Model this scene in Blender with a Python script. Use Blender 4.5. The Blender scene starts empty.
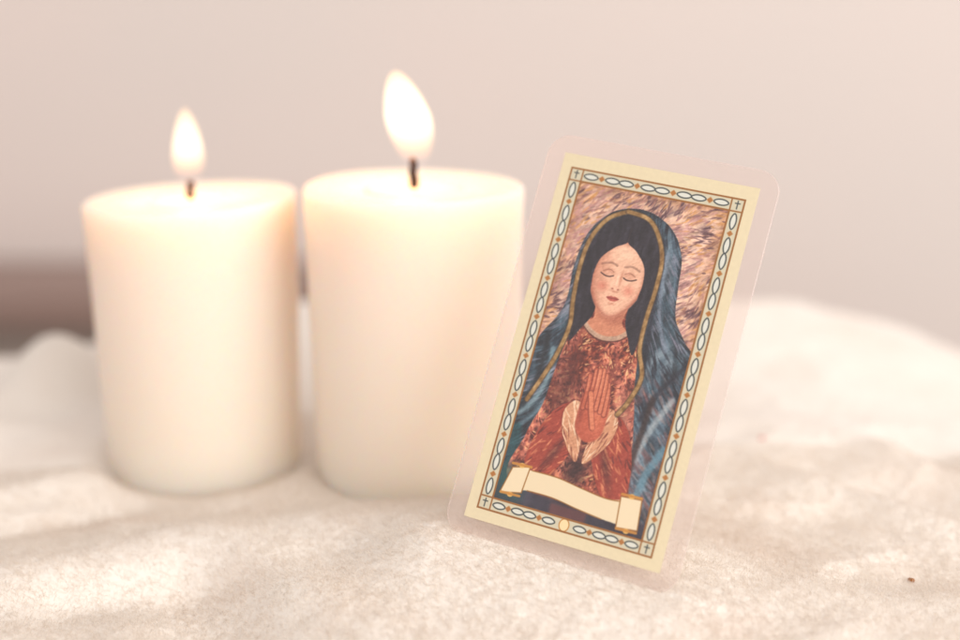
import bpy, math, random
import numpy as np
from mathutils import Matrix, Vector

# All design figures below are centimetres; CM turns them into metres.
CM = 0.01
sc = bpy.context.scene
rng = np.random.RandomState(7)

# ------------------------------------------------------------------ camera
PITCH = math.radians(15.0)
CAM_H = 16.3
cd = bpy.data.cameras.new('camera')
cam = bpy.data.objects.new('camera', cd)
sc.collection.objects.link(cam)
cam.location = (0, 0, CAM_H * CM)
cam.rotation_euler = (math.radians(90) - PITCH, 0, 0)
cd.sensor_width = 36.0
cd.lens = 50.0
cd.clip_start = 0.02
cd.clip_end = 20.0
cd.dof.use_dof = True
cd.dof.focus_distance = 34.9 * CM
cd.dof.aperture_fstop = 3.7
sc.camera = cam

# ------------------------------------------------------------------ render, world, lamps
sc.render.engine = 'CYCLES'
sc.cycles.use_denoising = True
sc.cycles.max_bounces = 12
sc.cycles.diffuse_bounces = 5
sc.cycles.glossy_bounces = 4
sc.cycles.transmission_bounces = 6
sc.cycles.transparent_max_bounces = 12
sc.cycles.volume_bounces = 0
sc.cycles.sample_clamp_indirect = 4.0
sc.view_settings.view_transform = 'Standard'
sc.view_settings.look = 'None'
sc.view_settings.gamma = 1.0
sc.view_settings.exposure = 0.0

w = bpy.data.worlds.new('World')
sc.world = w
w.use_nodes = True
bg = w.node_tree.nodes['Background']
bg.inputs['Color'].default_value = (1.0, 0.925, 0.885, 1)
bg.inputs['Strength'].default_value = 0.76


def area(name, loc, target, size, power, color):
    l = bpy.data.lights.new(name, 'AREA')
    l.shape = 'RECTANGLE'
    l.size, l.size_y = size[0] * CM, size[1] * CM
    l.energy = power
    l.color = color
    o = bpy.data.objects.new(name, l)
    sc.collection.objects.link(o)
    o.location = Vector(loc) * CM
    d = (Vector(target) - Vector(loc)).normalized()
    o.rotation_euler = d.to_track_quat('-Z', 'Y').to_euler()
    return o


area('window_light', (85, -50, 62), (0, 45, 3), (135, 120), 19.5, (1.0, 0.955, 0.91))


# ------------------------------------------------------------------ helpers
def put(o, parent=None, **props):
    sc.collection.objects.link(o)
    if parent is not None:
        o.parent = parent
    for k, v in props.items():
        o[k] = v
    return o


def mesh(name, V, F, mat=None, parent=None, smooth=True, scale=True, uv=None, **props):
    """one mesh object from vertices in cm and a face list or an (n,k) array"""
    V = np.asarray(V, dtype=np.float64)
    if scale:
        V = V * CM
    me = bpy.data.meshes.new(name)
    if isinstance(F, np.ndarray):
        n, k = F.shape
        me.vertices.add(len(V))
        me.vertices.foreach_set('co', V.ravel())
        me.loops.add(n * k)
        me.loops.foreach_set('vertex_index', F.ravel().astype(np.int32))
        me.polygons.add(n)
        me.polygons.foreach_set('loop_start', np.arange(0, n * k, k, dtype=np.int32))
        me.update(calc_edges=True)
    else:
        me.from_pydata([tuple(v) for v in V], [], F)
        me.update()
    if smooth:
        me.polygons.foreach_set('use_smooth', [True] * len(me.polygons))
    if uv is not None:
        l = me.uv_layers.new(name='UVMap')
        idx = np.zeros(len(me.loops), dtype=np.int32)
        me.loops.foreach_get('vertex_index', idx)
        l.data.foreach_set('uv', np.asarray(uv)[idx].astype(np.float32).ravel())
    if mat:
        me.materials.append(mat)
    return put(bpy.data.objects.new(name, me), parent, **props)


def empty(name, loc, **props):
    o = bpy.data.objects.new(name, None)
    o.empty_display_size = 0.01
    o.location = Vector(loc) * CM
    return put(o, None, **props)


def material(name):
    m = bpy.data.materials.new(name)
    m.use_nodes = True
    nt = m.node_tree
    for n in list(nt.nodes):
        nt.nodes.remove(n)
    out = nt.nodes.new('ShaderNodeOutputMaterial')
    return m, nt, out


def node(nt, kind, **kw):
    n = nt.nodes.new(kind)
    for k, v in kw.items():
        if k in n.inputs:
            n.inputs[k].default_value = v
        else:
            setattr(n, k, v)
    return n


def ramp(nt, fac, stops):
    r = nt.nodes.new('ShaderNodeValToRGB')
    e = r.color_ramp.elements
    while len(e) < len(stops):
        e.new(0.5)
    for i, (p, c) in enumerate(stops):
        e[i].position = p
        e[i].color = (c[0], c[1], c[2], 1)
    nt.links.new(fac, r.inputs['Fac'])
    return r.outputs['Color']


def vnoise(x, y, seed, scale=1.0):
    """smooth value noise, -1..1"""
    r = np.random.RandomState(seed)
    N = 256
    L = r.rand(N, N) * 2 - 1
    x = np.asarray(x) / scale + 1000.37
    y = np.asarray(y) / scale + 1000.71
    xi, yi = np.floor(x).astype(int), np.floor(y).astype(int)
    fx, fy = x - xi, y - yi
    fx = fx * fx * fx * (fx * (fx * 6 - 15) + 10)
    fy = fy * fy * fy * (fy * (fy * 6 - 15) + 10)
    a, b = L[xi % N, yi % N], L[(xi + 1) % N, yi % N]
    c, d = L[xi % N, (yi + 1) % N], L[(xi + 1) % N, (yi + 1) % N]
    return (a * (1 - fx) + b * fx) * (1 - fy) + (c * (1 - fx) + d * fx) * fy


def fbm(x, y, seed, scale, octs=4, gain=0.5):
    s, a, t = 0, 1.0, 0
    for i in range(octs):
        s = s + a * vnoise(x, y, seed + i, scale / 2 ** i)
        t += a
        a *= gain
    return s / t


def sstep(a, b, x):
    t = np.clip((x - a) / (b - a), 0, 1)
    return t * t * (3 - 2 * t)


# ------------------------------------------------------------------ materials
def wall_material():
    m, nt, out = material('painted_plaster')
    p = node(nt, 'ShaderNodeBsdfPrincipled', Roughness=0.85)
    tc = node(nt, 'ShaderNodeTexCoord')
    n1 = node(nt, 'ShaderNodeTexNoise', Scale=2.2, Detail=3.0)
    nt.links.new(tc.outputs['Object'], n1.inputs['Vector'])
    col = ramp(nt, n1.outputs['Fac'], [(0.35, (0.785, 0.72, 0.685)), (0.65, (0.815, 0.725, 0.685))])
    nt.links.new(col, p.inputs['Base Color'])
    n2 = node(nt, 'ShaderNodeTexNoise', Scale=160.0, Detail=4.0)
    nt.links.new(tc.outputs['Object'], n2.inputs['Vector'])
    b = node(nt, 'ShaderNodeBump', Strength=0.25, Distance=0.002)
    nt.links.new(n2.outputs['Fac'], b.inputs['Height'])
    nt.links.new(b.outputs['Normal'], p.inputs['Normal'])
    nt.links.new(p.outputs['BSDF'], out.inputs['Surface'])
    return m


def wood_material(name, c1, c2):
    m, nt, out = material(name)
    p = node(nt, 'ShaderNodeBsdfPrincipled', Roughness=0.45)
    tc = node(nt, 'ShaderNodeTexCoord')
    mp = node(nt, 'ShaderNodeMapping')
    mp.inputs['Scale'].default_value = (3, 30, 40)
    nt.links.new(tc.outputs['Object'], mp.inputs['Vector'])
    n = node(nt, 'ShaderNodeTexNoise', Scale=2.0, Detail=5.0, Distortion=0.6)
    nt.links.new(mp.outputs['Vector'], n.inputs['Vector'])
    nt.links.new(ramp(nt, n.outputs['Fac'], [(0.3, c1), (0.7, c2)]), p.inputs['Base Color'])
    nt.links.new(p.outputs['BSDF'], out.inputs['Surface'])
    return m


def cloth_material(name, fibre=False):
    m, nt, out = material(name)
    p = node(nt, 'ShaderNodeBsdfPrincipled', Roughness=0.95)
    p.inputs['Specular IOR Level'].default_value = 0.15
    p.inputs['Sheen Weight'].default_value = 0.25
    p.inputs['Sheen Roughness'].default_value = 0.5
    geo = node(nt, 'ShaderNodeNewGeometry')
    n1 = node(nt, 'ShaderNodeTexNoise', Scale=22.0, Detail=4.0)
    nt.links.new(geo.outputs['Position'], n1.inputs['Vector'])
    col = ramp(nt, n1.outputs['Fac'], [(0.3, (0.82, 0.745, 0.675)), (0.5, (0.855, 0.80, 0.74)), (0.75, (0.84, 0.77, 0.70))])
    nt.links.new(col, p.inputs['Base Color'])
    if not fibre:
        n2 = node(nt, 'ShaderNodeTexNoise', Scale=900.0, Detail=3.0)
        nt.links.new(geo.outputs['Position'], n2.inputs['Vector'])
        b = node(nt, 'ShaderNodeBump', Strength=0.3, Distance=0.0003)
        nt.links.new(n2.outputs['Fac'], b.inputs['Height'])
        nt.links.new(b.outputs['Normal'], p.inputs['Normal'])
        nt.links.new(p.outputs['BSDF'], out.inputs['Surface'])
    else:
        t = node(nt, 'ShaderNodeBsdfTranslucent')
        nt.links.new(col, t.inputs['Color'])
        mx = node(nt, 'ShaderNodeMixShader', Fac=0.55)
        nt.links.new(p.outputs['BSDF'], mx.inputs[1])
        nt.links.new(t.outputs['BSDF'], mx.inputs[2])
        nt.links.new(mx.outputs['Shader'], out.inputs['Surface'])
    return m


def wax_material():
    m, nt, out = material('ivory_wax')
    p = node(nt, 'ShaderNodeBsdfPrincipled', Roughness=0.42)
    p.inputs['Base Color'].default_value = (0.85, 0.765, 0.67, 1)
    p.inputs['Subsurface Weight'].default_value = 1.0
    p.inputs['Subsurface Radius'].default_value = (1.0, 0.66, 0.38)
    p.inputs['Subsurface Scale'].default_value = 3.2 * CM
    p.inputs['Specular IOR Level'].default_value = 0.3
    tc = node(nt, 'ShaderNodeTexCoord')
    n2 = node(nt, 'ShaderNodeTexNoise', Scale=60.0, Detail=3.0)
    nt.links.new(tc.outputs['Object'], n2.inputs['Vector'])
    b = node(nt, 'ShaderNodeBump', Strength=0.15, Distance=0.002)
    nt.links.new(n2.outputs['Fac'], b.inputs['Height'])
    nt.links.new(b.outputs['Normal'], p.inputs['Normal'])
    nt.links.new(p.outputs['BSDF'], out.inputs['Surface'])
    return m


def pool_material():
    m, nt, out = material('melted_wax')
    p = node(nt, 'ShaderNodeBsdfPrincipled', Roughness=0.3)
    p.inputs['Base Color'].default_value = (0.90, 0.79, 0.62, 1)
    nt.links.new(p.outputs['BSDF'], out.inputs['Surface'])
    return m


def wick_material():
    m, nt, out = material('charred_wick')
    p = node(nt, 'ShaderNodeBsdfPrincipled', Roughness=0.9)
    tc = node(nt, 'ShaderNodeTexCoord')
    n = node(nt, 'ShaderNodeTexNoise', Scale=600.0)
    nt.links.new(tc.outputs['Object'], n.inputs['Vector'])
    nt.links.new(ramp(nt, n.outputs['Fac'], [(0.3, (0.008, 0.005, 0.004)), (0.7, (0.03, 0.014, 0.01))]), p.inputs['Base Color'])
    nt.links.new(p.outputs['BSDF'], out.inputs['Surface'])
    return m


def flame_material(h):
    """glowing gas: a volume that emits, thin and bluish-dim at the foot, brightest in the middle"""
    m, nt, out = material('flame_gas')
    tc = node(nt, 'ShaderNodeTexCoord')
    sx = node(nt, 'ShaderNodeSeparateXYZ')
    nt.links.new(tc.outputs['Object'], sx.inputs['Vector'])
    d = node(nt, 'ShaderNodeMath', operation='DIVIDE')
    nt.links.new(sx.outputs['Z'], d.inputs[0])
    d.inputs[1].default_value = h * CM
    col = ramp(nt, d.outputs[0], [(0.0, (0.7, 0.55, 0.75)), (0.18, (1.0, 0.50, 0.20)), (0.42, (1.0, 0.76, 0.46)), (0.8, (1.0, 0.74, 0.42)), (1.0, (1.0, 0.60, 0.26))])
    st = ramp(nt, d.outputs[0], [(0.0, (0.004, 0, 0)), (0.10, (0.07, 0, 0)), (0.30, (0.42, 0, 0)), (0.55, (1, 0, 0)), (1.0, (0.8, 0, 0))])
    mul = node(nt, 'ShaderNodeMath', operation='MULTIPLY')
    sp = node(nt, 'ShaderNodeSeparateColor')
    nt.links.new(st, sp.inputs['Color'])
    nt.links.new(sp.outputs['Red'], mul.inputs[0])
    mul.inputs[1].default_value = 190.0
    em = node(nt, 'ShaderNodeEmission')
    nt.links.new(col, em.inputs['Color'])
    nt.links.new(mul.outputs[0], em.inputs['Strength'])
    nt.links.new(em.outputs['Emission'], out.inputs['Volume'])
    return m


def laminate_material(name, cloud):
    m, nt, out = material(name)
    tc = node(nt, 'ShaderNodeTexCoord')
    n = node(nt, 'ShaderNodeTexNoise', Scale=45.0, Detail=3.0)
    nt.links.new(tc.outputs['Object'], n.inputs['Vector'])
    bmp = node(nt, 'ShaderNodeBump', Strength=0.05, Distance=0.001)
    nt.links.new(n.outputs['Fac'], bmp.inputs['Height'])
    tr = node(nt, 'ShaderNodeBsdfTransparent')
    tr.inputs['Color'].default_value = (0.985, 0.965, 0.955, 1)
    df = node(nt, 'ShaderNodeBsdfDiffuse')
    df.inputs['Color'].default_value = (0.93, 0.82, 0.79, 1)
    tl = node(nt, 'ShaderNodeBsdfTranslucent')
    tl.inputs['Color'].default_value = (0.93, 0.82, 0.79, 1)
    milk = node(nt, 'ShaderNodeMixShader', Fac=0.5)
    nt.links.new(df.outputs[0], milk.inputs[1])
    nt.links.new(tl.outputs[0], milk.inputs[2])
    a = node(nt, 'ShaderNodeMixShader', Fac=cloud)
    nt.links.new(tr.outputs[0], a.inputs[1])
    nt.links.new(milk.outputs[0], a.inputs[2])
    gl = node(nt, 'ShaderNodeBsdfGlossy', Roughness=0.10)
    nt.links.new(bmp.outputs['Normal'], gl.inputs['Normal'])
    fr = node(nt, 'ShaderNodeFresnel', IOR=1.5)
    nt.links.new(bmp.outputs['Normal'], fr.inputs['Normal'])
    # a thin film reflects alike from both sides (no total reflection from within)
    geo = node(nt, 'ShaderNodeNewGeometry')
    ior = node(nt, 'ShaderNodeMath', operation='MULTIPLY_ADD')
    nt.links.new(geo.outputs['Backfacing'], ior.inputs[0])
    ior.inputs[1].default_value = 1 / 1.5 - 1.5
    ior.inputs[2].default_value = 1.5
    nt.links.new(ior.outputs[0], fr.inputs['IOR'])
    b = node(nt, 'ShaderNodeMixShader')
    nt.links.new(fr.outputs[0], b.inputs[0])
    nt.links.new(a.outputs[0], b.inputs[1])
    nt.links.new(gl.outputs[0], b.inputs[2])
    nt.links.new(b.outputs[0], out.inputs['Surface'])
    return m


def simple(name, col, rough=0.6, var=0.8):
    m, nt, out = material(name)
    p = node(nt, 'ShaderNodeBsdfPrincipled', Roughness=rough)
    tc = node(nt, 'ShaderNodeTexCoord')
    n = node(nt, 'ShaderNodeTexNoise', Scale=900.0)
    nt.links.new(tc.outputs['Object'], n.inputs['Vector'])
    c2 = tuple(c * var for c in col)
    nt.links.new(ramp(nt, n.outputs['Fac'], [(0.3, c2), (0.7, col)]), p.inputs['Base Color'])
    nt.links.new(p.outputs['BSDF'], out.inputs['Surface'])
    return m


# ------------------------------------------------------------------ where the card stands (camera axes -> world)
CW, CH = 5.4, 10.2


def cam2world(v):
    x, y, d = v
    return Vector((x, y * math.sin(PITCH) + d * math.cos(PITCH), y * math.cos(PITCH) - d * math.sin(PITCH)))


ax_ = cam2world((0.91095574, -0.21827478, -0.3500225)).normalized()
bx_ = cam2world((0.2710663, 0.9563602, 0.10907896)).normalized()
nz_ = ax_.cross(bx_).normalized()
ctr = cam2world((3.4197, -0.8888, 34.9084)) + Vector((0, 0, CAM_H))
foot = ctr - bx_ * (CH / 2 + 0.5)           # middle of the bottom edge of the laminate
PL, PR = foot - ax_ * 3.2, foot + ax_ * 3.2
print('card bottom', PL, PR)


# ------------------------------------------------------------------ cloth height
def cloth_low(x, y):
    """folds of the blanket (cm)"""
    x = np.asarray(x, float)
    y = np.asarray(y, float)

    def g(cx, cy, sx, sy, rot, h):
        c, s = math.cos(math.radians(rot)), math.sin(math.radians(rot))
        u = (x - cx) * c + (y - cy) * s
        v = -(x - cx) * s + (y - cy) * c
        return h * np.exp(-(u / sx) ** 2 - (v / sy) ** 2)
    z = 0.0 * x
    # the back rises behind the candles and falls again at the far right
    z = z + 2.1 * sstep(-24, -7, x) * (1 - sstep(13, 23, x)) * sstep(45, 56, y)
    z = z - 1.2 * sstep(17, 26, x) * sstep(38, 54, y)
    # raised fold the card stands in
    z = z + g(1.5, 33.6, 6.5, 3.0, -18, 1.30)
    z = z + g(9.0, 31.0, 7.0, 3.5, -10, 0.30)
    z = z + g(-6.5, 34.6, 7.5, 1.9, 3, 0.45)
    z = z + g(9.5, 43, 8, 6, 20, 0.9) + g(10.5, 38.5, 4.5, 1.0, 28, 0.16) - g(11.0, 32.6, 3.2, 1.0, 15, 0.14) - g(-3.0, 33.0, 3.0, 0.7, -35, 0.3)
    # wrinkles, right
    z = z + g(14.2, 40.5, 3.2, 0.9, -50, 0.55) + g(13.0, 36.3, 4.0, 0.8, -40, 0.5)
    z = z - g(12.2, 37.9, 2.6, 0.5, -42, 0.62) - g(14.6, 41.0, 1.5, 0.9, -60, 0.6)
    z = z + g(17.5, 38.5, 2.6, 1.6, 35, 0.5)
    # wrinkles, left
    z = z + g(-14.5, 39.5, 6.0, 1.1, 28, 0.5) - g(-13.2, 37.3, 5, 0.8, 32, 0.35)
    z = z + g(-12.0, 33.3, 5.5, 1.3, 20, 0.36) - g(-7.0, 31.2, 2.6, 1.1, -55, 0.45)
    z = z - g(-9.6, 32.4, 2.4, 0.9, 10, 0.4) + g(-4.4, 31.4, 4.5, 1.0, -48, 0.4)
    z = z - 0.6 * sstep(-10, -20, x) * sstep(42, 54, y) + g(-16.6, 50.0, 2.3, 1.3, 0, 2.3) - g(-15.0, 46.6, 3.0, 1.0, 10, 0.5) - g(-16.0, 47.8, 4.5, 1.2, 25, 0.5)
    z = z + g(-20, 44, 6, 1.2, 32, 0.7)
    cr = 1 - np.abs(vnoise(x * 0.8 + 0.7 * y + 1.2 * vnoise(x, y, 43, 3.0), y - 0.5 * x, 41, 4.2))
    z = z + 0.12 * np.clip(cr, 0, 1) ** 3 + 0.32 * fbm(x + 0.4 * y, y * 1.2, 21, 6.5, 3) + 0.10 * fbm(x, y, 33, 1.9, 3)
    # candles press it flat
    for cx, cy, r, zz in ((-9.42, 43.2, 3.2, -0.40), (-2.07, 41.5, 3.2, 0.02)):
        d = np.hypot(x - cx, y - cy)
        k = 1 - sstep(r * 0.9, r * 1.35, d)
        z = z * (1 - k) + zz * k
    # the blanket meets the bottom edge of the card
    ex, ey = PR.x - PL.x, PR.y - PL.y
    t = ((x - PL.x) * ex + (y - PL.y) * ey) / (ex * ex + ey * ey)
    tc = np.clip(t, 0.02, 0.94)
    d = np.hypot(x - PL.x - tc * ex, y - PL.y - tc * ey)
    front = ((y - PL.y - t * ey) < 0)
    k = np.exp(-(d / np.where(front, 2.4, 2.0)) ** 2)
    k = np.clip(k * 1.08, 0, 1)
    zl = PL.z + tc * (PR.z - PL.z) + 0.04 - 0.10 * np.clip(d, 0, 3) * front
    z = z * (1 - k) + zl * k
    # behind its back edge the cloth hangs down
    z = z - 0.16 * np.clip(y - 55.5, 0, 3) ** 2 - 30 * sstep(58, 64, y)
    z = z - 28 * (sstep(44, 52, np.abs(x)))
    return z


def nap(x, y):
    """the terry nap: little tufts"""
    a = np.abs(vnoise(x + 0.3 * vnoise(x, y, 5, 0.4), y, 51, 0.17))
    b = vnoise(x, y * 1.3, 52, 0.32)
    c = vnoise(x, y, 53, 0.09)
    amp = 0.7 + 0.6 * vnoise(x, y, 54, 2.2)
    return amp * (0.022 * (0.6 - a) + 0.016 * b + 0.005 * c)


def cloth_z(x, y):
    return cloth_low(x, y) + nap(x, y)


def spaced(breaks):
    out = []
    for a, b, s in breaks:
        out += list(np.arange(a, b - 1e-6, s))
    out.append(breaks[-1][1])
    return np.array(out)


M_cloth = cloth_material('cream_fleece')
xs = spaced([(-56, -40, 1.0), (-40, -20, 0.2), (-20, -14, 0.08), (-14, 14, 0.05), (14, 20, 0.08), (20, 40, 0.2), (40, 56, 1.0)])
ys = spaced([(4, 22, 0.4), (22, 27, 0.12), (27, 39, 0.05), (39, 46, 0.09), (46, 58, 0.16), (58, 68, 0.4)])
X, Y = np.meshgrid(xs, ys)
Z = cloth_z(X, Y)
nx, ny = len(xs), len(ys)
I = np.arange(nx * ny).reshape(ny, nx)
F = np.stack([I[:-1, :-1], I[:-1, 1:], I[1:, 1:], I[1:, :-1]], -1).reshape(-1, 4)
V = np.stack([X.ravel(), Y.ravel(), Z.ravel()], 1)
cloth = empty('blanket', (0, 36, -0.2), label='creased cream fleece blanket spread under both candles and the card', category='blanket')
cl = mesh('fleece_sheet', V - np.array([0, 36, -0.2]), F, M_cloth, cloth)

# loose fibres of the nap
N = 220000
fx = rng.uniform(-17, 19, N)
fy = 26.5 + 15.0 * rng.rand(N) ** 1.35
fz = cloth_z(fx, fy)
ang = 1.2 + 1.6 * vnoise(fx, fy, 61, 2.5) + 1.2 * rng.normal(0, 1, N)
L = rng.uniform(0.09, 0.27, N)
up = rng.uniform(0.15, 0.8, N)
wdt = rng.uniform(0.003, 0.007, N)
dx, dy = np.cos(ang), np.sin(ang)
curl = rng.uniform(-0.9, 0.9, N)
P = []
for t in (0.0, 0.4, 0.75, 1.0):
    a2 = ang + curl * t * 2
    px = fx + np.cos(a2) * L * t
    py = fy + np.sin(a2) * L * t
    pz = fz - 0.01 + L * up * math.sin(t * math.pi * 0.62) * 0.9
    P.append((px, py, pz))
verts = []
for k, (px, py, pz) in enumerate(P):
    ww = wdt * (1, 1, 0.8, 0.35)[k]
    verts.append(np.stack([px - dy * ww, py + dx * ww, pz], 1))
    verts.append(np.stack([px + dy * ww, py - dx * ww, pz + ww * 0.6], 1))
VV = np.stack(verts, 1).reshape(-1, 3)
base = (np.arange(N) * 8)[:, None]
FF = np.concatenate([base + np.array([[2 * k, 2 * k + 1, 2 * k + 3, 2 * k + 2]]) for k in range(3)], 0)
mesh('fleece_fibres', VV - np.array([0, 36, -0.2]), FF, cloth_material('fleece_fibre', True), cloth, kind='stuff')

# ------------------------------------------------------------------ wall, floor and bench behind
wall_m = wall_material()


def box(name, lo, hi, mat, parent=None, bev=0.0, org=(0, 0, 0), **props):
    V = [(x, y, z) for x in (lo[0], hi[0]) for y in (lo[1], hi[1]) for z in (lo[2], hi[2])]
    V = np.array(V) - np.array(org)
    F = [(0, 1, 3, 2), (4, 6, 7, 5), (0, 4, 5, 1), (2, 3, 7, 6), (0, 2, 6, 4), (1, 5, 7, 3)]
    o = mesh(name, V, F, mat, parent, smooth=False, **props)
    if bev:
        b = o.modifiers.new('bevel', 'BEVEL')
        b.width = bev * CM
        b.segments = 3
    return o


box('wall', (-160, 112, -75), (170, 118, 150), wall_m, kind='structure')
box('floor', (-160, -60, -78), (170, 118, -75.2), wood_material('floor_boards', (0.10, 0.07, 0.05), (0.16, 0.11, 0.08)), kind='structure')
bench = empty('bench', (-60, 108, -75), label='low dark brown bench against the wall behind the left candle', category='bench')
ORG = (-60, 108, -75)
box('bench_top', (-120, 100, -11.4), (1.5, 111.5, -8.2), wood_material('reddish_wood', (0.29, 0.20, 0.175), (0.34, 0.235, 0.205)), bench, 0.6, ORG)
box('bench_front', (-118, 102, -74.9), (0.5, 111, -11.45), wood_material('grey_brown_wood', (0.30, 0.25, 0.22), (0.36, 0.30, 0.27)), bench, 0.3, ORG)


# ------------------------------------------------------------------ candles
M_wax, M_pool, M_wick = wax_material(), pool_material(), wick_material()


def lathe(prof, seg=96, wob=None):
    V, F = [], []
    for i, (r, z) in enumerate(prof):
        for j in range(seg):
            a = 2 * math.pi * j / seg
            rr = r * (1 + (wob(a, z) if wob else 0))
            V.append((rr * math.cos(a), rr * math.sin(a), z))
    n = len(prof)
    for i in range(n - 1):
        for j in range(seg):
            k = (j + 1) % seg
            F.append((i * seg + j, i * seg + k, (i + 1) * seg + k, (i + 1) * seg + j))
    F.append(tuple(range(seg - 1, -1, -1)))
    F.append(tuple((n - 1) * seg + j for j in range(seg)))
    return V, F


def candle(loc, rb, rt, h, lean, top_tilt, wick_h, fl, label, seed):
    root = empty('pillar_candle', loc, label=label, category='candle', group='lit pillar candles')
    root.rotation_euler = lean
    prof = [(rb - 0.75, 0.0), (rb - 0.45, 0.04), (rb - 0.2, 0.14), (rb - 0.06, 0.34), (rb, 0.62)]
    for t in np.linspace(0.1, 1, 22):
        z = 0.62 + (h - 0.16 - 0.62) * t
        prof.append((rb + (rt - rb) * t ** 0.9, z))
    prof += [(rt - 0.012, h - 0.09), (rt - 0.05, h - 0.03), (rt - 0.12, h), (rt - 0.24, h - 0.01), (rt - 0.5, h - 0.03),
             (rt - 1.0, h - 0.06), (rt - 1.6, h - 0.09), (rt - 2.1, h - 0.13), (0.9, h - 0.15), (0.4, h - 0.15), (0.1, h - 0.15)]
    ph = seed * 1.7

    def wob(a, z):
        return 0.004 * math.sin(2 * a + ph) + 0.003 * math.sin(3 * a + ph * 2 + z * 0.5) + 0.002 * math.sin(5 * a - z * 0.9)
    V, F = lathe(prof, 96, wob)
    V = np.array(V)
    k = sstep(h * 0.5, h, V[:, 2])
    V[:, 2] += k * (V[:, 0] * top_tilt[0] + V[:, 1] * top_tilt[1]) + 0.03 * k * np.sin(2 * np.arctan2(V[:, 1], V[:, 0]) + ph)
    mesh('wax_body', V, F, M_wax, root)
    # shallow pool of melted wax round the wick
    pr = [(1.55, h - 0.135), (1.5, h - 0.117), (1.38, h - 0.112), (0.9, h - 0.112), (0.35, h - 0.110), (0.12, h - 0.098), (0.09, h - 0.08)]
    V, F = lathe(pr, 64, lambda a, z: 0.05 * math.sin(3 * a + ph) + 0.03 * math.sin(5 * a))
    V = np.array(V)
    V[:, 2] += V[:, 0] * top_tilt[0] * 0.9 + V[:, 1] * top_tilt[1] * 0.9
    mesh('melted_wax', V, F, M_pool, root)
    # wick: bent, twisted cord
    V, F = [], []
    n, sg = 18, 12
    for i in range(n):
        t = i / (n - 1)
        cx = fl['bend'] * t * t
        z = h - 0.45 + (wick_h + 0.17) * t
        r = 0.15 * (1 - 0.25 * t) * (1.0 if i < n - 1 else 0.5)
        for j in range(sg):
            a = 2 * math.pi * j / sg
            rr = r * (1 + 0.22 * math.cos(3 * (a + 5 * t)))
            V.append((cx + rr * math.cos(a), rr * math.sin(a), z))
    for i in range(n - 1):
        for j in range(sg):
            k = (j + 1) % sg
            F.append((i * sg + j, i * sg + k, (i + 1) * sg + k, (i + 1) * sg + j))
    F.append(tuple((n - 1) * sg + j for j in range(sg)))
    mesh('wick', V, F, M_wick, root)
    # flame: a drop of glowing gas
    H, W = fl['h'], fl['w']
    prof = []
    for i in range(33):
        t = i / 32
        prof.append((max(0.004, fl['prof'](t) * W / 2), t * H))
    V, F = lathe(prof, 40)
    V = np.array(V)
    t = V[:, 2] / H
    V[:, 0] += fl['lean'] * t * H + fl['curve'] * np.sin(t * math.pi)
    f = mesh('flame', V, F, flame_material(H), root)
    f.location = Vector((fl['x'], 0, fl['z'])) * CM
    l = bpy.data.lights.new('flame_light', 'POINT')
    l.energy = fl['power']
    l.color = (1.0, 0.46, 0.22)
    l.shadow_soft_size = 0.35 * CM
    lo = bpy.data.objects.new('flame_light', l)
    put(lo, root)
    lo.location = Vector((fl['x'] + fl['lean'] * H * 0.4, 0, fl['z'] + H * 0.45)) * CM
    return root


def drop(t):            # small upright flame: full low down, narrowing to a soft point
    return max(0.0, 1 - t ** 2.0) ** 0.62 * (0.50 + 0.58 * math.sin(min(t / 0.42, 1) * math.pi / 2))


def drop2(t):           # tall flame: fullest above the middle
    return max(0.0, 1 - t ** 2.6) ** 0.62 * (0.40 + 0.70 * math.sin(min(t / 0.6, 1) * math.pi / 2) ** 1.2)


candle((-9.42, 43.2, -0.67), 3.22, 3.43, 9.60, (0, math.radians(-0.4), 0), (0.03, 0.0), 0.80,
       dict(h=2.55, w=1.10, prof=drop, lean=0.0, curve=0.02, x=0.0, z=9.60 + 0.36, bend=0.04, power=0.08),
       'left ivory pillar candle with a short upright flame on the blanket', 1)
candle((-2.07, 41.5, -0.25), 3.28, 3.47, 9.83, (0, 0, 0), (0.0, 0.0), 1.14,
       dict(h=3.15, w=1.55, prof=drop2, lean=-0.20, curve=0.08, x=0.10, z=9.83 + 0.42, bend=-0.03, power=0.09),
       'ivory pillar candle next to the card with a taller flame leaning left', 2)


# ------------------------------------------------------------------ the printed picture (drawn here, pixel by pixel)
RES = 120
PW, PH = int(CW * RES), int(CH * RES)
gx, gy = np.meshgrid((np.arange(PW) + 0.5) / RES, (np.arange(PH) + 0.5) / RES)


def rgb(r, g, b):
    return np.array([r, g, b], float) / 255


def blur(m, s):
    """separable soft blur, s in cm"""
    r = max(1, int(s * RES))
    k = np.exp(-0.5 * (np.arange(-2 * r, 2 * r + 1) / r) ** 2)
    k /= k.sum()
    for ax in (0, 1):
        p = np.pad(m, [(2 * r, 2 * r) if a == ax else (0, 0) for a in (0, 1)], mode='edge')
        o = 0
        for i, kk in enumerate(k):
            o = o + kk * (p[i:i + m.shape[0], :] if ax == 0 else p[:, i:i + m.shape[1]])
        m = o
    return m


def spline(pts, closed=True, n=10):
    p = np.array(pts, float)
    out = []
    m = len(p)
    for i in range(m if closed else m - 1):
        if closed:
            a, b, c, d = p[(i - 1) % m], p[i], p[(i + 1) % m], p[(i + 2) % m]
        else:
            a, b, c, d = p[max(i - 1, 0)], p[i], p[i + 1], p[min(i + 2, m - 1)]
        for t in np.arange(n) / n:
            out.append(0.5 * (2 * b + (c - a) * t + (2 * a - 5 * b + 4 * c - d) * t * t + (3 * b - a - 3 * c + d) * t ** 3))
    if not closed:
        out.append(p[-1])
    return np.array(out)


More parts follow.
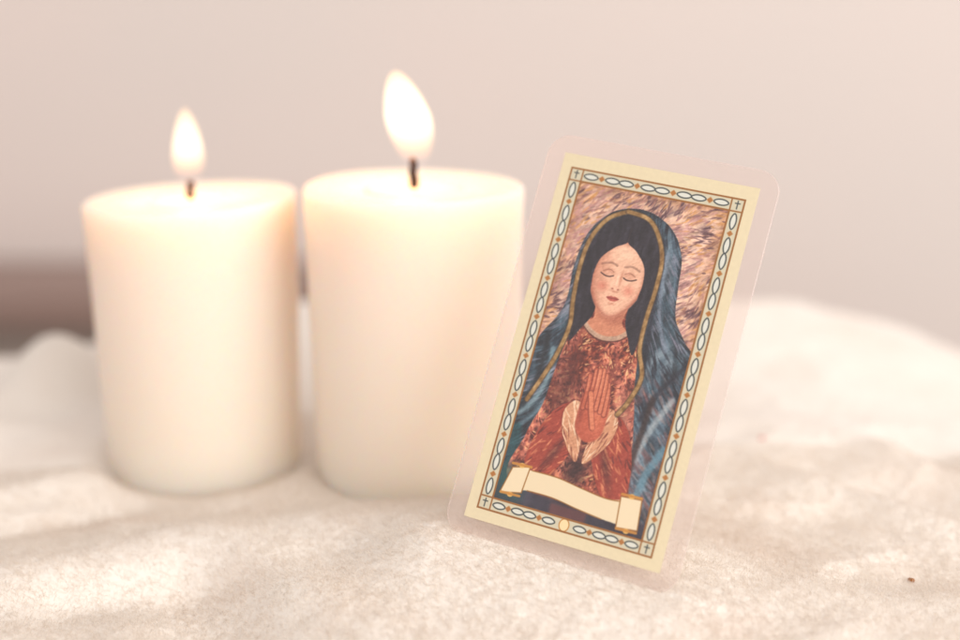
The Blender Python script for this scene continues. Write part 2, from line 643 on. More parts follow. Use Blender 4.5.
def fill(pts, soft=0.012, smooth=True):
    q = spline(pts) if smooth else np.array(pts, float)
    m = np.zeros((PH, PW), bool)
    x0, x1 = max(0, int(q[:, 0].min() * RES) - 1), min(PW, int(q[:, 0].max() * RES) + 2)
    y0, y1 = max(0, int(q[:, 1].min() * RES) - 1), min(PH, int(q[:, 1].max() * RES) + 2)
    X, Y = gx[y0:y1, x0:x1], gy[y0:y1, x0:x1]
    s = np.zeros(X.shape, bool)
    for (ax, ay), (bx, by) in zip(q, np.roll(q, -1, 0)):
        if ay == by:
            continue
        c = ((ay > Y) != (by > Y)) & (X < (bx - ax) * (Y - ay) / (by - ay) + ax)
        s ^= c
    m[y0:y1, x0:x1] = s
    return blur(m.astype(float), soft)


def stroke(pts, wd, soft=0.01, closed=False, smooth=True):
    q = spline(pts, closed, 8) if smooth else np.array(pts, float)
    d = np.full((PH, PW), 9.0)
    segs = list(zip(q[:-1], q[1:]))
    if closed:
        segs.append((q[-1], q[0]))
    for (ax, ay), (bx, by) in segs:
        pad = wd + 0.1
        x0, x1 = max(0, int((min(ax, bx) - pad) * RES)), min(PW, int((max(ax, bx) + pad) * RES) + 1)
        y0, y1 = max(0, int((min(ay, by) - pad) * RES)), min(PH, int((max(ay, by) + pad) * RES) + 1)
        X, Y = gx[y0:y1, x0:x1], gy[y0:y1, x0:x1]
        l2 = (bx - ax) ** 2 + (by - ay) ** 2 + 1e-12
        t = np.clip(((X - ax) * (bx - ax) + (Y - ay) * (by - ay)) / l2, 0, 1)
        dd = np.hypot(X - ax - t * (bx - ax), Y - ay - t * (by - ay))
        d[y0:y1, x0:x1] = np.minimum(d[y0:y1, x0:x1], dd)
    return np.clip((wd / 2 - d) / (2 * soft) + 0.5, 0, 1)


def ell(cx, cy, rx, ry, rot=0, soft=0.5):
    c, s = math.cos(math.radians(rot)), math.sin(math.radians(rot))
    u = ((gx - cx) * c + (gy - cy) * s) / rx
    v = (-(gx - cx) * s + (gy - cy) * c) / ry
    return np.clip((1 - np.hypot(u, v)) / soft, 0, 1)


img = np.zeros((PH, PW, 3)) + rgb(236, 226, 194)
img += 0.012 * fbm(gx, gy, 70, 1.5, 4)[..., None]


def over(m, col, a=1.0):
    global img
    m = (m * a)[..., None]
    img = img * (1 - m) + np.asarray(col) * m


def dabs(mask, n, area_, col, ang, ln, wd, alpha, seed, jit=0.22):
    """n short brush marks inside area_, each its own colour and slant, kept inside mask"""
    r = np.random.RandomState(seed)
    X = r.uniform(area_[0], area_[2], n)
    Y = r.uniform(area_[1], area_[3], n)
    an = ang(X, Y) + r.normal(0, jit, n)
    L_ = r.uniform(*ln, n)
    W_ = r.uniform(*wd, n)
    C_ = col(X, Y, r)
    for i in range(n):
        h = L_[i] / 2 + W_[i]
        x0, x1 = max(0, int((X[i] - h) * RES)), min(PW, int((X[i] + h) * RES) + 2)
        y0, y1 = max(0, int((Y[i] - h) * RES)), min(PH, int((Y[i] + h) * RES) + 2)
        if x1 <= x0 or y1 <= y0:
            continue
        dx, dy = gx[y0:y1, x0:x1] - X[i], gy[y0:y1, x0:x1] - Y[i]
        c, s_ = math.cos(an[i]), math.sin(an[i])
        u_, v_ = (dx * c + dy * s_) / (L_[i] / 2), (-dx * s_ + dy * c) / (W_[i] / 2)
        m = np.clip((1 - u_ * u_ - v_ * v_) * 1.6, 0, 1) * alpha * mask[y0:y1, x0:x1]
        m = m[..., None]
        img[y0:y1, x0:x1] = img[y0:y1, x0:x1] * (1 - m) + C_[i] * m


def palette(cols, jit, sx, seed):
    """colour picker: patches of the given colours, jittered mark by mark"""
    P_ = np.array([rgb(*c) for c in cols])

    def f(X, Y, r):
        q = (fbm(X, Y, seed, sx, 2) * 1.4 + 0.5 + r.normal(0, 0.28, len(X))) * len(cols)
        k_ = np.clip(q.astype(int), 0, len(cols) - 1)
        return np.clip(P_[k_] + r.normal(0, jit, (len(X), 1)), 0, 1)
    return f


def rect(x0, y0, x1, y1, soft=0.008):
    return np.clip((gx - x0) / soft + .5, 0, 1) * np.clip((x1 - gx) / soft + .5, 0, 1) * np.clip((gy - y0) / soft + .5, 0, 1) * np.clip((y1 - gy) / soft + .5, 0, 1)


def frame_line(x0, y0, x1, y1, wd, col):
    over(rect(x0 - wd / 2, y0 - wd / 2, x1 + wd / 2, y1 + wd / 2) * (1 - rect(x0 + wd / 2, y0 + wd / 2, x1 - wd / 2, y1 - wd / 2)), col)


GOLD, GREY = rgb(160, 108, 44), rgb(58, 70, 72)
BX0, BY0, BX1, BY1 = 0.30, 0.32, 5.10, 9.82       # border outside
BW = 0.34
IX0, IY0, IX1, IY1 = BX0 + BW, BY0 + BW, BX1 - BW, BY1 - BW


def picture():
    global img
    # warm mottled ground, laid on with slanting brush marks
    u = gx * 0.8 + gy * 0.6
    v = -gx * 0.6 + gy * 0.8
    wx, wy = 0, 0
    n1 = fbm((u + wx) * 0.8, (v + wy) * 2.2, 80, 0.34, 4)
    n2 = fbm((u + wx) * 0.7, (v + wy) * 3.0, 90, 0.26, 4)
    n3 = fbm(gx, gy, 95, 1.1, 3)
    base = rgb(232, 200, 182) + 0.12 * n3[..., None] * rgb(255, 220, 200)
    base = base + 0.22 * n1[..., None] * rgb(255, 225, 195)
    dark = np.clip(n2 * 2.0 - 0.1, 0, 1)[..., None]
    base = base * (1 - 0.72 * dark) + rgb(96, 66, 78) * 0.72 * dark
    oc = np.clip(n1 * 1.6 - 0.25, 0, 1)[..., None]
    base = base * (1 - 0.5 * oc) + rgb(214, 158, 92) * 0.5 * oc
    edge = np.minimum(np.minimum(gx - IX0, IX1 - gx), np.minimum(gy - IY0, IY1 - gy))
    base = base * (1 - 0.45 * np.clip(1 - edge / 0.35, 0, 1)[..., None]) + rgb(170, 112, 60) * 0.45 * np.clip(1 - edge / 0.35, 0, 1)[..., None]
    win = rect(IX0, IY0, IX1, IY1)
    over(win, base)
    dabs(win, 2600, (IX0, 4.5, IX1, IY1), palette([(92, 62, 74), (150, 104, 98), (222, 178, 150), (238, 208, 182), (210, 158, 96), (196, 150, 146)], 0.045, 0.5, 300),
         lambda X, Y: 0.75 + 0.9 * fbm(X, Y, 310, 1.3, 2), (0.12, 0.40), (0.035, 0.09), 0.6, 320)

    # mantle
    mantle = fill([(2.15, 9.0), (1.62, 8.72), (1.22, 8.1), (1.10, 7.2), (1.15, 6.3), (1.02, 5.75), (0.72, 5.2), (0.5, 4.4), (0.45, 2.5),
                   (0.5, 0.5), (2.7, 0.4), (5.0, 0.5), (5.0, 3.5), (4.9, 5.3), (4.5, 5.85), (4.12, 6.4), (3.98, 7.2), (3.86, 8.0), (3.45, 8.65), (2.8, 9.0)]) * win
    teal = rgb(62, 84, 98) + 0 * img
    st = fbm(gx * 3.0 + gy * 0.5, gy * 0.55 - gx * 0.3, 110, 0.55, 4)
    teal = teal + 0.30 * st[..., None] * rgb(215, 235, 255)
    lt = np.clip(fbm(gx * 1.6 - gy * 0.5, gy * 0.8, 120, 0.8, 3) * 2.2 - 0.25, 0, 1)[..., None]
    teal = teal * (1 - 0.75 * lt) + rgb(158, 176, 188) * 0.75 * lt
    ro = (np.clip(fbm(gx + 0.6 * gy, gy * 0.9, 131, 0.9, 3) * 2.0 - 0.2, 0, 1) * sstep(5.6, 3.8, gy) * sstep(2.0, 3.6, gx))[..., None]
    teal = teal * (1 - 0.65 * ro) + rgb(168, 128, 122) * 0.65 * ro
    dk = np.clip(-st * 1.6, 0, 1)[..., None]
    teal = teal * (1 - 0.5 * dk) + rgb(34, 44, 58) * 0.5 * dk
    over(mantle, teal)
    over(blur(mantle, 0.05) * (1 - blur(mantle, 0.05)) * 4 * mantle, rgb(30, 36, 48), 0.6)
    dabs(mantle, 1500, (IX0, IY0, IX1, 9.1), palette([(22, 30, 46), (44, 66, 84), (60, 92, 108), (118, 146, 164), (150, 150, 168)], 0.035, 0.7, 330),
         lambda X, Y: 1.5 + 0.45 * (X - 2.6) + 0.3 * fbm(X, Y, 331, 1.0, 2), (0.25, 0.8), (0.03, 0.09), 0.5, 332, 0.09)
    dabs(mantle * sstep(5.2, 4.2, gy), 350, (3.4, IY0, IX1, 5.2), palette([(120, 84, 90), (180, 140, 132), (150, 176, 192), (70, 90, 108)], 0.035, 0.5, 340),
         lambda X, Y: 2.4 + 0.4 * fbm(X, Y, 341, 1.0, 2), (0.25, 0.7), (0.05, 0.13), 0.4, 342, 0.1)
    # long folds
    for pts, c, wd in ((([3.3, 8.3], [3.42, 7.2], [3.5, 6.2], [3.62, 5.0]), rgb(26, 34, 52), 0.16),
                       (([3.5, 8.0], [3.58, 7.0], [3.75, 6.2], [4.1, 5.5]), rgb(140, 154, 172), 0.10),
                       (([3.1, 8.6], [3.3, 7.8], [3.34, 7.0]), rgb(110, 126, 150), 0.08),
                       (([4.7, 5.2], [4.2, 4.4], [3.9, 3.6]), rgb(34, 42, 58), 0.12),
                       (([4.6, 4.3], [4.2, 3.3], [4.05, 2.6]), rgb(178, 190, 196), 0.16),
                       (([4.7, 3.0], [4.4, 2.2], [4.3, 1.2]), rgb(112, 160, 180), 0.20),
                       (([4.1, 4.2], [4.0, 2.8], [3.95, 1.6]), rgb(60, 40, 40), 0.14),
                       (([0.9, 5.2], [0.95, 4.2], [0.75, 3.3]), rgb(30, 40, 50), 0.12),
                       (([1.15, 4.9], [1.2, 4.0], [0.95, 3.3], [0.7, 3.0]), rgb(150, 180, 190), 0.13),
                       (([1.5, 3.9], [1.2, 3.2], [0.8, 2.7]), rgb(120, 150, 165), 0.12),
                       (([0.75, 2.6], [0.85, 1.8], [0.8, 1.0]), rgb(20, 84, 92), 0.3)):
        m = blur(stroke(pts, wd, 0.03), 0.03) * mantle
        over(m, c, 0.75)
    # gown opening
    gown = fill([(2.35, 6.45), (1.75, 6.1), (1.45, 5.2), (1.35, 4.3), (1.28, 3.4), (1.05, 2.5), (1.0, 1.2), (3.9, 1.1), (3.92, 2.6), (3.75, 3.6),
                 (3.55, 4.4), (3.42, 5.2), (3.15, 6.1), (2.75, 6.4)]) * win
    rg = rgb(168, 92, 74) + 0 * img
    n4 = fbm(gx, gy, 140, 0.11, 3)
    n5 = fbm(gx * 1.4, gy * 0.7, 150, 0.5, 3)
    rg = rg + 0.34 * n4[..., None] * rgb(255, 200, 160) + 0.22 * n5[..., None]
    fo = fbm(gx * 2.4 + 0.5 * gy, gy * 0.35, 145, 0.45, 3)[..., None]
    rg = rg * (1 - 0.5 * np.clip(-fo * 2.2, 0, 1)) + rgb(96, 34, 30) * 0.5 * np.clip(-fo * 2.2, 0, 1) + 0.16 * np.clip(fo, 0, 1)
    hi = np.clip(n4 * 2.0 - 0.45, 0, 1)[..., None]
    rg = rg * (1 - 0.6 * hi) + rgb(226, 178, 128) * 0.6 * hi
    dk = np.clip(-n4 * 2.4 - 0.5, 0, 1)[..., None]
    rg = rg * (1 - 0.6 * dk) + rgb(84, 32, 30) * 0.6 * dk
    over(gown, rg)
    dabs(gown, 1900, (0.9, 1.1, 4.0, 6.4), palette([(88, 34, 32), (146, 62, 50), (182, 92, 70), (208, 134, 96), (232, 190, 142)], 0.05, 0.22, 350),
         lambda X, Y: 1.3 + 1.6 * fbm(X, Y, 351, 0.35, 2), (0.05, 0.2), (0.025, 0.06), 0.75, 352)
    over(ell(1.7, 4.0, 0.6, 1.4, 0, 0.8) * gown, rgb(92, 44, 40), 0.55)
    over(ell(2.6, 2.0, 0.45, 0.8, 0, 0.8) * gown, rgb(52, 26, 32), 0.8)
    over(ell(3.45, 3.6, 0.35, 1.0, 12, 0.8) * gown, rgb(216, 160, 142), 0.6)
    # sleeves, rising from both sides to the wrists
    for sgn in (-1, 1):
        cx = 2.64
        sl = fill([(cx + sgn * 0.26, 3.35), (cx + sgn * 0.60, 3.62), (cx + sgn * 1.05, 3.25), (cx + sgn * 1.35, 2.5), (cx + sgn * 1.42, 1.7), (cx + sgn * 1.2, 1.25),
                   (cx + sgn * 0.75, 1.5), (cx + sgn * 0.40, 2.1), (cx + sgn * 0.14, 2.75)]) * win
        over(blur(sl, 0.05), rgb(60, 24, 26), 0.55)
        over(sl, rgb(170, 74, 56))
        dabs(sl, 420, (0.9, 1.1, 4.3, 3.7), palette([(110, 40, 36), (164, 70, 54), (196, 98, 72), (222, 150, 110)], 0.04, 0.3, 360 + sgn),
             lambda X, Y, q=sgn: (2.2 if q > 0 else 0.9) + 0 * X, (0.12, 0.4), (0.03, 0.07), 0.7, 365 + sgn)
        over(ell(cx + sgn * 0.72, 2.2, 0.18, 0.9, sgn * 24, 1.0) * sl, rgb(76, 28, 28), 0.65)
    # pale turned-back cuffs
    for sgn in (-1, 1):
        cx = 2.64
        cf = fill([(cx + sgn * 0.22, 3.50), (cx + sgn * 0.50, 3.70), (cx + sgn * 0.74, 3.38), (cx + sgn * 0.66, 2.85), (cx + sgn * 0.34, 2.35), (cx + sgn * 0.08, 2.15), (cx + sgn * 0.10, 2.75)]) * win
        over(blur(cf, 0.03), rgb(84, 38, 34), 0.7)
        over(cf, rgb(216, 164, 130))
        dabs(cf, 160, (1.7, 2.0, 3.6, 3.8), palette([(150, 88, 70), (212, 158, 124), (236, 200, 166), (248, 224, 196)], 0.03, 0.2, 370 + sgn),
             lambda X, Y, q=sgn: (1.15 if q > 0 else 2.0) + 0 * X, (0.2, 0.5), (0.03, 0.06), 0.7, 375 + sgn)
    # neck
    neck = fill([(1.98, 6.5), (2.0, 5.95), (1.78, 5.75), (2.35, 5.5), (2.95, 5.72), (2.78, 5.98), (2.8, 6.6)]) * win
    over(neck, rgb(214, 150, 120))
    over(ell(2.5, 6.1, 0.5, 0.32, 0, 0.9) * neck, rgb(160, 92, 74), 0.6)
    # neckline
    over(stroke([(1.7, 5.85), (2.0, 5.58), (2.38, 5.46), (2.78, 5.55), (3.05, 5.8)], 0.13, 0.02), rgb(206, 182, 160), 0.85)
    over(stroke([(1.66, 5.78), (2.0, 5.50), (2.38, 5.38), (2.8, 5.47), (3.1, 5.72)], 0.035), rgb(96, 50, 44), 0.8)
    # hair: dark, parted in the middle
    hair = fill([(2.25, 8.86), (1.72, 8.55), (1.40, 7.95), (1.32, 7.2), (1.36, 6.3), (1.44, 5.6), (1.52, 5.2), (1.74, 5.6), (1.95, 6.0), (2.0, 6.5), (2.4, 6.2), (2.8, 6.5),
                 (2.86, 6.0), (3.04, 5.6), (3.28, 5.2), (3.34, 6.0), (3.38, 7.0), (3.33, 7.8), (3.08, 8.4), (2.72, 8.76)]) * win
    hc = rgb(40, 38, 52) + 0.10 * fbm(gx * 3, gy * 0.8, 160, 0.3, 3)[..., None]
    over(hair, hc)
    # face, seen from the front, eyes lowered
    fcx = 2.36
    face = fill([(fcx, 8.12), (fcx - 0.38, 7.98), (fcx - 0.68, 7.6), (fcx - 0.74, 7.15), (fcx - 0.67, 6.72), (fcx - 0.44, 6.30), (fcx - 0.16, 6.06), (fcx, 6.02),
                 (fcx + 0.16, 6.06), (fcx + 0.44, 6.30), (fcx + 0.67, 6.72), (fcx + 0.74, 7.15), (fcx + 0.68, 7.6), (fcx + 0.38, 7.98)], 0.02)
    fc = rgb(240, 198, 172) + 0.010 * fbm(gx, gy, 170, 0.3, 3)[..., None]
    over(face, fc)
    bf = blur(face, 0.09)
    over(face * sstep(fcx - 0.1, fcx - 0.75, gx), rgb(190, 122, 98), 0.55)
    over(face * np.clip((1 - bf) * 2.4, 0, 1), rgb(176, 104, 82), 0.75)
    over(ell(fcx, 7.75, 0.45, 0.3, 0, 1.0) * face, rgb(250, 216, 190), 0.7)
    for s in (-1, 1):
        over(ell(fcx + s * 0.36, 6.82, 0.22, 0.2, 0, 1.0) * face, rgb(222, 136, 116), 0.65)
        over(ell(fcx + s * 0.29, 7.22, 0.21, 0.13, 0, 0.9) * face, rgb(182, 116, 94), 0.55)
        over(ell(fcx + s * 0.29, 7.20, 0.145, 0.075, 0, 0.6) * face, rgb(236, 190, 164), 0.8)
        over(stroke([(fcx + s * 0.14, 7.14), (fcx + s * 0.24, 7.10), (fcx + s * 0.36, 7.105), (fcx + s * 0.49, 7.16)], 0.032, 0.012), rgb(62, 38, 36), 0.9)
        over(stroke([(fcx + s * 0.15, 7.24), (fcx + s * 0.28, 7.295), (fcx + s * 0.44, 7.23)], 0.016, 0.012), rgb(130, 78, 64), 0.6)
        over(stroke([(fcx + s * 0.11, 7.43), (fcx + s * 0.30, 7.475), (fcx + s * 0.52, 7.40)], 0.036, 0.03), rgb(110, 74, 62), 0.62)
        over(ell(fcx + s * 0.075, 6.80, 0.05, 0.035, 0, 0.7), rgb(150, 80, 66), 0.7)
    over(ell(fcx + 0.085, 7.1, 0.05, 0.34, 0, 1.0) * face, rgb(190, 124, 100), 0.6)
    over(ell(fcx - 0.01, 7.05, 0.045, 0.33, 0, 1.0) * face, rgb(255, 224, 200), 0.8)
    over(ell(fcx, 6.85, 0.08, 0.06, 0, 0.9) * face, rgb(244, 196, 170), 0.7)
    over(ell(fcx, 6.735, 0.16, 0.04, 0, 1.0) * face, rgb(176, 104, 84), 0.5)
    over(fill([(fcx - 0.17, 6.55), (fcx - 0.06, 6.60), (fcx, 6.585), (fcx + 0.06, 6.60), (fcx + 0.17, 6.55), (fcx + 0.08, 6.48), (fcx, 6.465), (fcx - 0.08, 6.48)], 0.012), rgb(186, 92, 82), 0.9)
    over(stroke([(fcx - 0.17, 6.55), (fcx, 6.54), (fcx + 0.17, 6.55)], 0.016), rgb(110, 46, 44), 0.8)
    over(ell(fcx, 6.40, 0.13, 0.05, 0, 1.0) * face, rgb(188, 116, 94), 0.55)
    over(ell(fcx, 6.24, 0.16, 0.12, 0, 1.0) * face, rgb(244, 200, 172), 0.5)
    # hair locks over the brow
    for s in (-1, 1):
        over(fill([(fcx, 8.3), (fcx + s * 0.02, 8.08), (fcx + s * 0.30, 7.90), (fcx + s * 0.60, 7.55), (fcx + s * 0.69, 7.1), (fcx + s * 0.66, 6.6), (fcx + s * 0.85, 6.6), (fcx + s * 0.85, 7.6), (fcx + s * 0.5, 8.25)], 0.015), hc)
    over(stroke([(fcx, 8.1), (fcx + 0.01, 8.5)], 0.014), rgb(120, 90, 84), 0.6)
    # ochre edging of the hood, running down to the hands
    for pts in ([(2.15, 8.92), (1.66, 8.62), (1.34, 8.0), (1.26, 7.2), (1.32, 6.3), (1.42, 5.6), (1.30, 4.8), (1.08, 4.1), (0.82, 3.4)],
                [(2.15, 8.92), (2.75, 8.82), (3.14, 8.40), (3.38, 7.8), (3.42, 7.0), (3.38, 6.2), (3.42, 5.4), (3.66, 4.7), (3.5, 4.0), (3.3, 3.6)]):
        over(stroke(pts, 0.15, 0.02) * win, rgb(58, 42, 34), 0.8)
        over(stroke(pts, 0.115, 0.02) * win, rgb(170, 136, 84) + 0.16 * fbm(gx, gy, 181, 0.12, 2)[..., None], 0.95)
    # hands laid palm to palm
    wr = fill([(2.30, 3.0), (2.26, 3.5), (2.30, 3.95), (2.62, 4.1), (3.0, 3.9), (3.06, 3.4), (2.98, 2.9), (2.64, 2.7)], 0.02)
    over(wr, rgb(196, 104, 78))
    over(ell(2.82, 3.4, 0.26, 0.6, 0, 1.0) * wr, rgb(222, 140, 106), 0.8)
    over(ell(2.34, 3.4, 0.12, 0.6, 0, 1.0) * wr, rgb(140, 62, 48), 0.6)
    for k_, (x0_, y0_, x1_, y1_) in enumerate(((2.36, 3.85, 2.33, 4.42), (2.47, 3.9, 2.46, 4.60), (2.95, 3.8, 2.86, 4.30), (2.83, 3.85, 2.76, 4.52), (2.70, 3.9, 2.65, 4.64), (2.58, 3.9, 2.56, 4.62))):
        mx_, my_ = (x0_ + x1_) / 2 + 0.012, (y0_ + y1_) / 2
        over(stroke([(x0_, y0_ - 0.3), (mx_, my_), (x1_, y1_)], 0.145, 0.015), rgb(118, 48, 38), 0.85)
        over(stroke([(x0_, y0_ - 0.3), (mx_, my_), (x1_, y1_)], 0.108, 0.02), rgb(204, 116, 88) if k_ < 2 else rgb(220, 138, 106), 0.95)
        over(stroke([(mx_ - 0.01, my_ - 0.1), (x1_ - 0.01, y1_ - 0.02)], 0.03, 0.02), rgb(240, 176, 142), 0.6)
    over(stroke([(2.74, 3.1), (2.60, 3.5), (2.50, 3.86), (2.46, 3.98)], 0.16, 0.02), rgb(124, 52, 40), 0.8)
    over(stroke([(2.75, 3.1), (2.61, 3.5), (2.51, 3.86), (2.47, 3.97)], 0.125, 0.02), rgb(226, 146, 112), 0.95)
    # brush grain over the whole picture
    gr = fbm(gx, gy, 200, 0.05, 2)[..., None] * 0.04 + fbm(u, v * 3, 205, 0.09, 2)[..., None] * 0.05
    img = img + gr * win[..., None]
    # foot: dark ground under a blank scroll
    over(rect(IX0, IY0, IX1, IY0 + 0.42, 0.1) * win, rgb(58, 54, 72) + 0.12 * fbm(gx, gy, 190, 0.4, 3)[..., None], 0.9)
    over(rect(IX0, IY0, IX0 + 0.75, IY0 + 1.0, 0.3) * win, rgb(30, 92, 92), 0.6)
    over(rect(2.2, IY0, 3.2, IY0 + 0.3, 0.1) * win, rgb(126, 72, 72), 0.7)
    scr = fill([(0.98, 1.50), (1.5, 1.62), (2.2, 1.62), (2.9, 1.52), (3.6, 1.44), (4.2, 1.50), (4.25, 0.95), (3.6, 0.90), (2.9, 0.98), (2.2, 1.08), (1.5, 1.08), (0.95, 0.98)], 0.01)
    over(scr, rgb(238, 226, 196))
    over(stroke([(1.5, 1.62), (2.2, 1.62), (2.9, 1.52), (3.6, 1.44), (4.2, 1.50)], 0.03), GOLD, 0.9)
    over(stroke([(1.5, 1.08), (2.2, 1.08), (2.9, 0.98), (3.6, 0.90)], 0.03), GOLD, 0.8)
    for pts in ([(0.95, 1.58), (1.42, 1.70), (1.36, 0.98), (0.78, 0.86)], [(3.95, 1.60), (4.50, 1.64), (4.58, 0.86), (4.02, 0.80)]):
        over(fill(pts, 0.01, False), rgb(240, 228, 198))
        over(stroke(pts, 0.03, closed=True, smooth=False), GOLD, 0.95)
        for (x_, y_) in (((pts[0][0] + pts[1][0]) / 2, (pts[0][1] + pts[1][1]) / 2 + 0.04), ((pts[2][0] + pts[3][0]) / 2, (pts[2][1] + pts[3][1]) / 2 - 0.05)):
            over(ell(x_, y_, 0.09, 0.075, 0, 0.2), rgb(228, 190, 110))
            over(stroke([(x_ - 0.26, y_), (x_ + 0.26, y_ + 0.02)], 0.07), rgb(206, 150, 66), 0.95)


def border():
    band = rect(BX0, BY0, BX1, BY1) * (1 - rect(IX0, IY0, IX1, IY1))
    over(band, rgb(216, 212, 190))
    # interlaced ovals and gold diamonds
    hs_ = BW / 2
    mx0, my0, mx1, my1 = BX0 + hs_, BY0 + hs_, BX1 - hs_, BY1 - hs_

    def run(ax, ay, bx, by, groups, skip=()):
        Lr = math.hypot(bx - ax, by - ay)
        dx_, dy_ = (bx - ax) / Lr, (by - ay) / Lr
        # each diamond sits between a pair of ovals
        n_ov, n_di = 2 * groups, groups
        ow = Lr / (n_ov + 0.55 * n_di)
        s = 0.0
        seq = ['o', 'd'] + ['o', 'o', 'd'] * (groups - 1) + ['o']
        for ch in seq:
            if ch == 'o':
                cx, cy = ax + dx_ * (s + ow / 2), ay + dy_ * (s + ow / 2)
                pts = []
                for k in range(14):
                    a = 2 * math.pi * k / 14
                    e = math.cos(a) * ow * 0.5
                    f = math.copysign(abs(math.sin(a)) ** 1.25, math.sin(a)) * 0.078
                    pts.append((cx + dx_ * e - dy_ * f, cy + dy_ * e + dx_ * f))
                over(fill(pts, 0.006), rgb(226, 230, 222))
                over(stroke(pts, 0.034, 0.008, True), GREY, 0.95)
                s += ow
            else:
                g_ = 0.55 * ow
                cx, cy = ax + dx_ * (s + g_ / 2), ay + dy_ * (s + g_ / 2)
                over(fill([(cx - 0.085, cy), (cx, cy - 0.085), (cx + 0.085, cy), (cx, cy + 0.085)], 0.008, False), rgb(182, 124, 54))
                s += g_
    c = BW * 0.5 + 0.06
    run(mx0 + c, my1, mx1 - c, my1, 4)
    run(mx0, my0 + c, mx0, my1 - c, 8)
    run(mx1, my0 + c, mx1, my1 - c, 8)
    mid = (mx0 + mx1) / 2
    run(mx0 + c, my0, mid - 0.26, my0, 2)
    run(mid + 0.26, my0, mx1 - c, my0, 2)
    over(ell(mid, my0, 0.15, 0.18, 0, 0.06), rgb(196, 142, 66))
    over(ell(mid, my0, 0.12, 0.15, 0, 0.06), rgb(244, 228, 184))
    for cx in (mx0, mx1):
        for cy in (my0, my1):
            frame_line(cx - hs_, cy - hs_, cx + hs_, cy + hs_, 0.04, GOLD)
            over(stroke([(cx, cy - 0.10), (cx, cy + 0.11)], 0.03, smooth=False), rgb(62, 74, 76))
            over(stroke([(cx - 0.06, cy + 0.045), (cx + 0.06, cy + 0.045)], 0.03, smooth=False), rgb(62, 74, 76))
    frame_line(BX0, BY0, BX1, BY1, 0.05, GOLD)
    frame_line(IX0, IY0, IX1, IY1, 0.05, GOLD)


picture()
border()
img = np.clip(img, 0, 1) ** 1.14
im = bpy.data.images.new('card_print', PW, PH)
buf = np.ones((PH, PW, 4), np.float32)
buf[..., :3] = img
im.pixels.foreach_set(buf.ravel())
im.update()
im.pack()


def print_material():
    m, nt, out = material('printed_paper')
    p = node(nt, 'ShaderNodeBsdfPrincipled', Roughness=0.5)
    uvn = node(nt, 'ShaderNodeUVMap')
    t = nt.nodes.new('ShaderNodeTexImage')
    t.image = im
    t.interpolation = 'Cubic'
    nt.links.new(uvn.outputs['UV'], t.inputs['Vector'])
    nt.links.new(t.outputs['Color'], p.inputs['Base Color'])
    nt.links.new(p.outputs['BSDF'], out.inputs['Surface'])
    return m


# ------------------------------------------------------------------ card
card = bpy.data.objects.new('prayer_card', None)
card.empty_display_size = 0.01
R = Matrix((ax_, bx_, nz_)).transposed().to_4x4()
card.matrix_world = Matrix.Translation(foot * CM) @ R
put(card, None, label='laminated prayer card of a veiled praying woman in a gold border, tilted on the blanket', category='card')
DX, DY = -CW / 2, 0.5                        # paper corner in card frame


def sheet(name, x0, y0, x1, y1, z, mat, parent, hole=None):
    if hole is None:
        P = [(x0, y0), (x1, y0), (x1, y1), (x0, y1)]
        F = [(0, 1, 2, 3)]
    else:
        a, b, c, d = hole
        P = [(x0, y0), (x1, y0), (x1, y1), (x0, y1), (a, b), (c, b), (c, d), (a, d)]
        F = [(0, 1, 5, 4), (1, 2, 6, 5), (2, 3, 7, 6), (3, 0, 4, 7)]
    V = [(x + DX, y + DY, z) for x, y in P]
    uv = [(x / CW, y / CH) for x, y in P]
    return mesh(name, V, F, mat, parent, smooth=False, uv=uv)


MP = print_material()
# paper slip: a thin block whose faces carry the cream of the print
t_ = 0.014
P4 = [(0, 0), (CW, 0), (CW, CH), (0, CH)]
V = [(x + DX, y + DY, z) for z in (-t_, t_) for x, y in P4]
F = [(3, 2, 1, 0), (4, 5, 6, 7), (0, 1, 5, 4), (1, 2, 6, 5), (2, 3, 7, 6), (3, 0, 4, 7)]
uvp = [((0.03 + 0.94 * (x > 0)) * 0 + 0.02, 0.01) for x, y in P4] + [(x / CW, y / CH) for x, y in P4]
m_paper = simple('cream_paper', (0.80, 0.725, 0.50), 0.6, 0.955)
paper = mesh('paper_slip', V, F, m_paper, card, smooth=False)
sheet('border_print', BX0 - 0.025, BY0 - 0.025, BX1 + 0.025, BY1 + 0.025, t_ + 0.002, MP, paper, (IX0, IY0, IX1, IY1))
sheet('picture_print', IX0, IY0, IX1, IY1, t_ + 0.002, MP, paper)


def rrect(hw, hh, r, seg=12):
    pts = []
    for cx, cy, a0 in ((hw - r, hh - r, 0), (-hw + r, hh - r, 90), (-hw + r, -hh + r, 180), (hw - r, -hh + r, 270)):
        for i in range(seg + 1):
            a = math.radians(a0 + 90 * i / seg)
            pts.append((cx + r * math.cos(a), cy + r * math.sin(a)))
    return pts


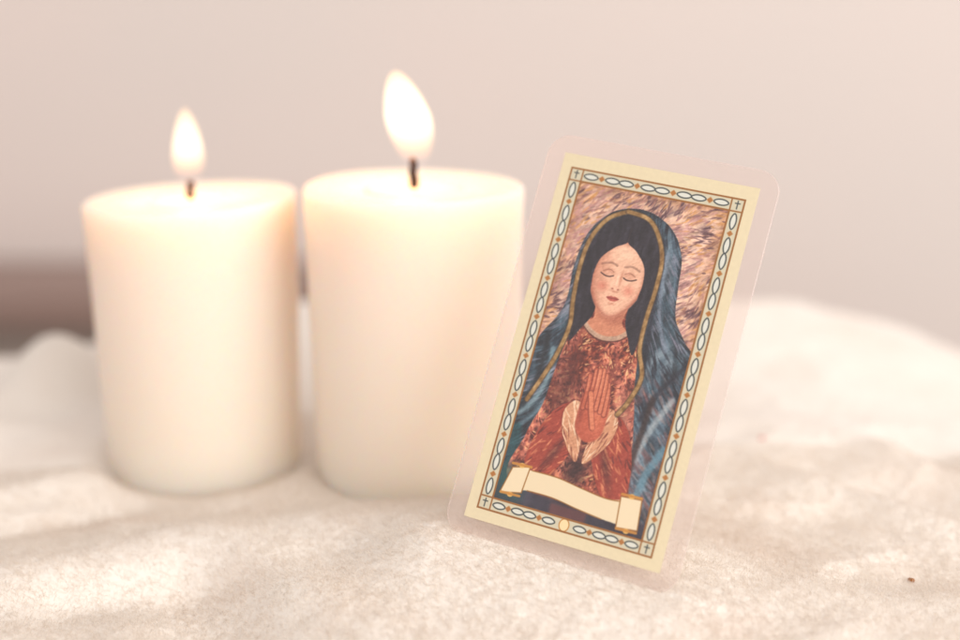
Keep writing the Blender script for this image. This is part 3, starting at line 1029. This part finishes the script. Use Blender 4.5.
LW, LH, LR = 3.2, 5.6, 0.62
rings = [(0.0, -0.006), (0.0, 0.006), (0.02, 0.013), (0.09, 0.014), (0.12, 0.022), (0.15, 0.024), (0.18, 0.019), (0.21, 0.0155), (0.40, 0.016), (0.46, 0.020), (0.50, 0.026), (0.56, 0.026)]
full = [(i, -z) for i, z in rings[:1:-1]] + [(0.0, -0.006), (0.0, 0.006)] + rings[2:]
V, F = [], []
n = 52
for inset, z in full:
    r = max(0.03, LR - inset)
    for x, y in rrect(LW - inset, LH - inset, r):
        V.append((x, y + DY + CH / 2, z))
for i in range(len(full) - 1):
    for j in range(n):
        k = (j + 1) % n
        F.append((i * n + j, i * n + k, (i + 1) * n + k, (i + 1) * n + j))
F.append(tuple(range(n - 1, -1, -1)))
F.append(tuple((len(full) - 1) * n + j for j in range(n)))
lam = mesh('clear_laminate', V, F, laminate_material('clear_laminate', 0.15), card, smooth=True)
lam.data.materials.append(laminate_material('cut_laminate_edge', 0.42))
lam.data.materials.append(laminate_material('clear_film_over_print', 0.045))
lam.data.polygons[len(lam.data.polygons) - 1].material_index = 2
nb = len(full) - 1
for j in range(2 * n):
    lam.data.polygons[(nb - 2) * n + j].material_index = 2
for i in range(nb):
    if abs(i - (nb - 1) / 2) <= 1.6:
        for j in range(n):
            lam.data.polygons[i * n + j].material_index = 1


# ------------------------------------------------------------------ crumb and lint
def blob(name, x, y, size, mat, seed, label, cat):
    V, F = [], []
    r = random.Random(seed)
    import bmesh
    bm = bmesh.new()
    bmesh.ops.create_icosphere(bm, subdivisions=2, radius=1.0)
    for v in bm.verts:
        v.co *= 1 + r.uniform(-0.22, 0.22)
        v.co.x *= size[0]
        v.co.y *= size[1]
        v.co.z *= size[2]
    me = bpy.data.meshes.new(name)
    bm.to_mesh(me)
    bm.free()
    me.transform(Matrix.Scale(CM, 4))
    me.materials.append(mat)
    o = bpy.data.objects.new(name, me)
    o.location = Vector((x, y, float(cloth_z(x, y)) + size[2] * 0.8)) * CM
    o.rotation_euler = (0, 0.3, r.uniform(0, 3))
    put(o, None, label=label, category=cat)


def on_cloth(px, py):
    """where the sight line through a spot of the photograph meets the blanket"""
    u, v = (px - 480) / 1333.3, (320 - py) / 1333.3
    d = Vector((u, v * math.sin(PITCH) + math.cos(PITCH), v * math.cos(PITCH) - math.sin(PITCH)))
    t = 20.0
    while t < 90 and CAM_H + d.z * t > float(cloth_low(d.x * t, d.y * t)):
        t += 0.05
    return d.x * t, d.y * t


x, y = on_cloth(911, 583)
blob('crumb', x, y, (0.13, 0.07, 0.06), simple('rusty_crumb', (0.42, 0.17, 0.05)), 4, 'tiny rust brown crumb lying on the blanket right of the card', 'crumb')
x, y = on_cloth(762, 439)
blob('lint', x, y, (0.11, 0.09, 0.06), simple('pink_lint', (0.72, 0.34, 0.30), 0.9), 9, 'small pink speck of lint on the blanket beside the card', 'lint')
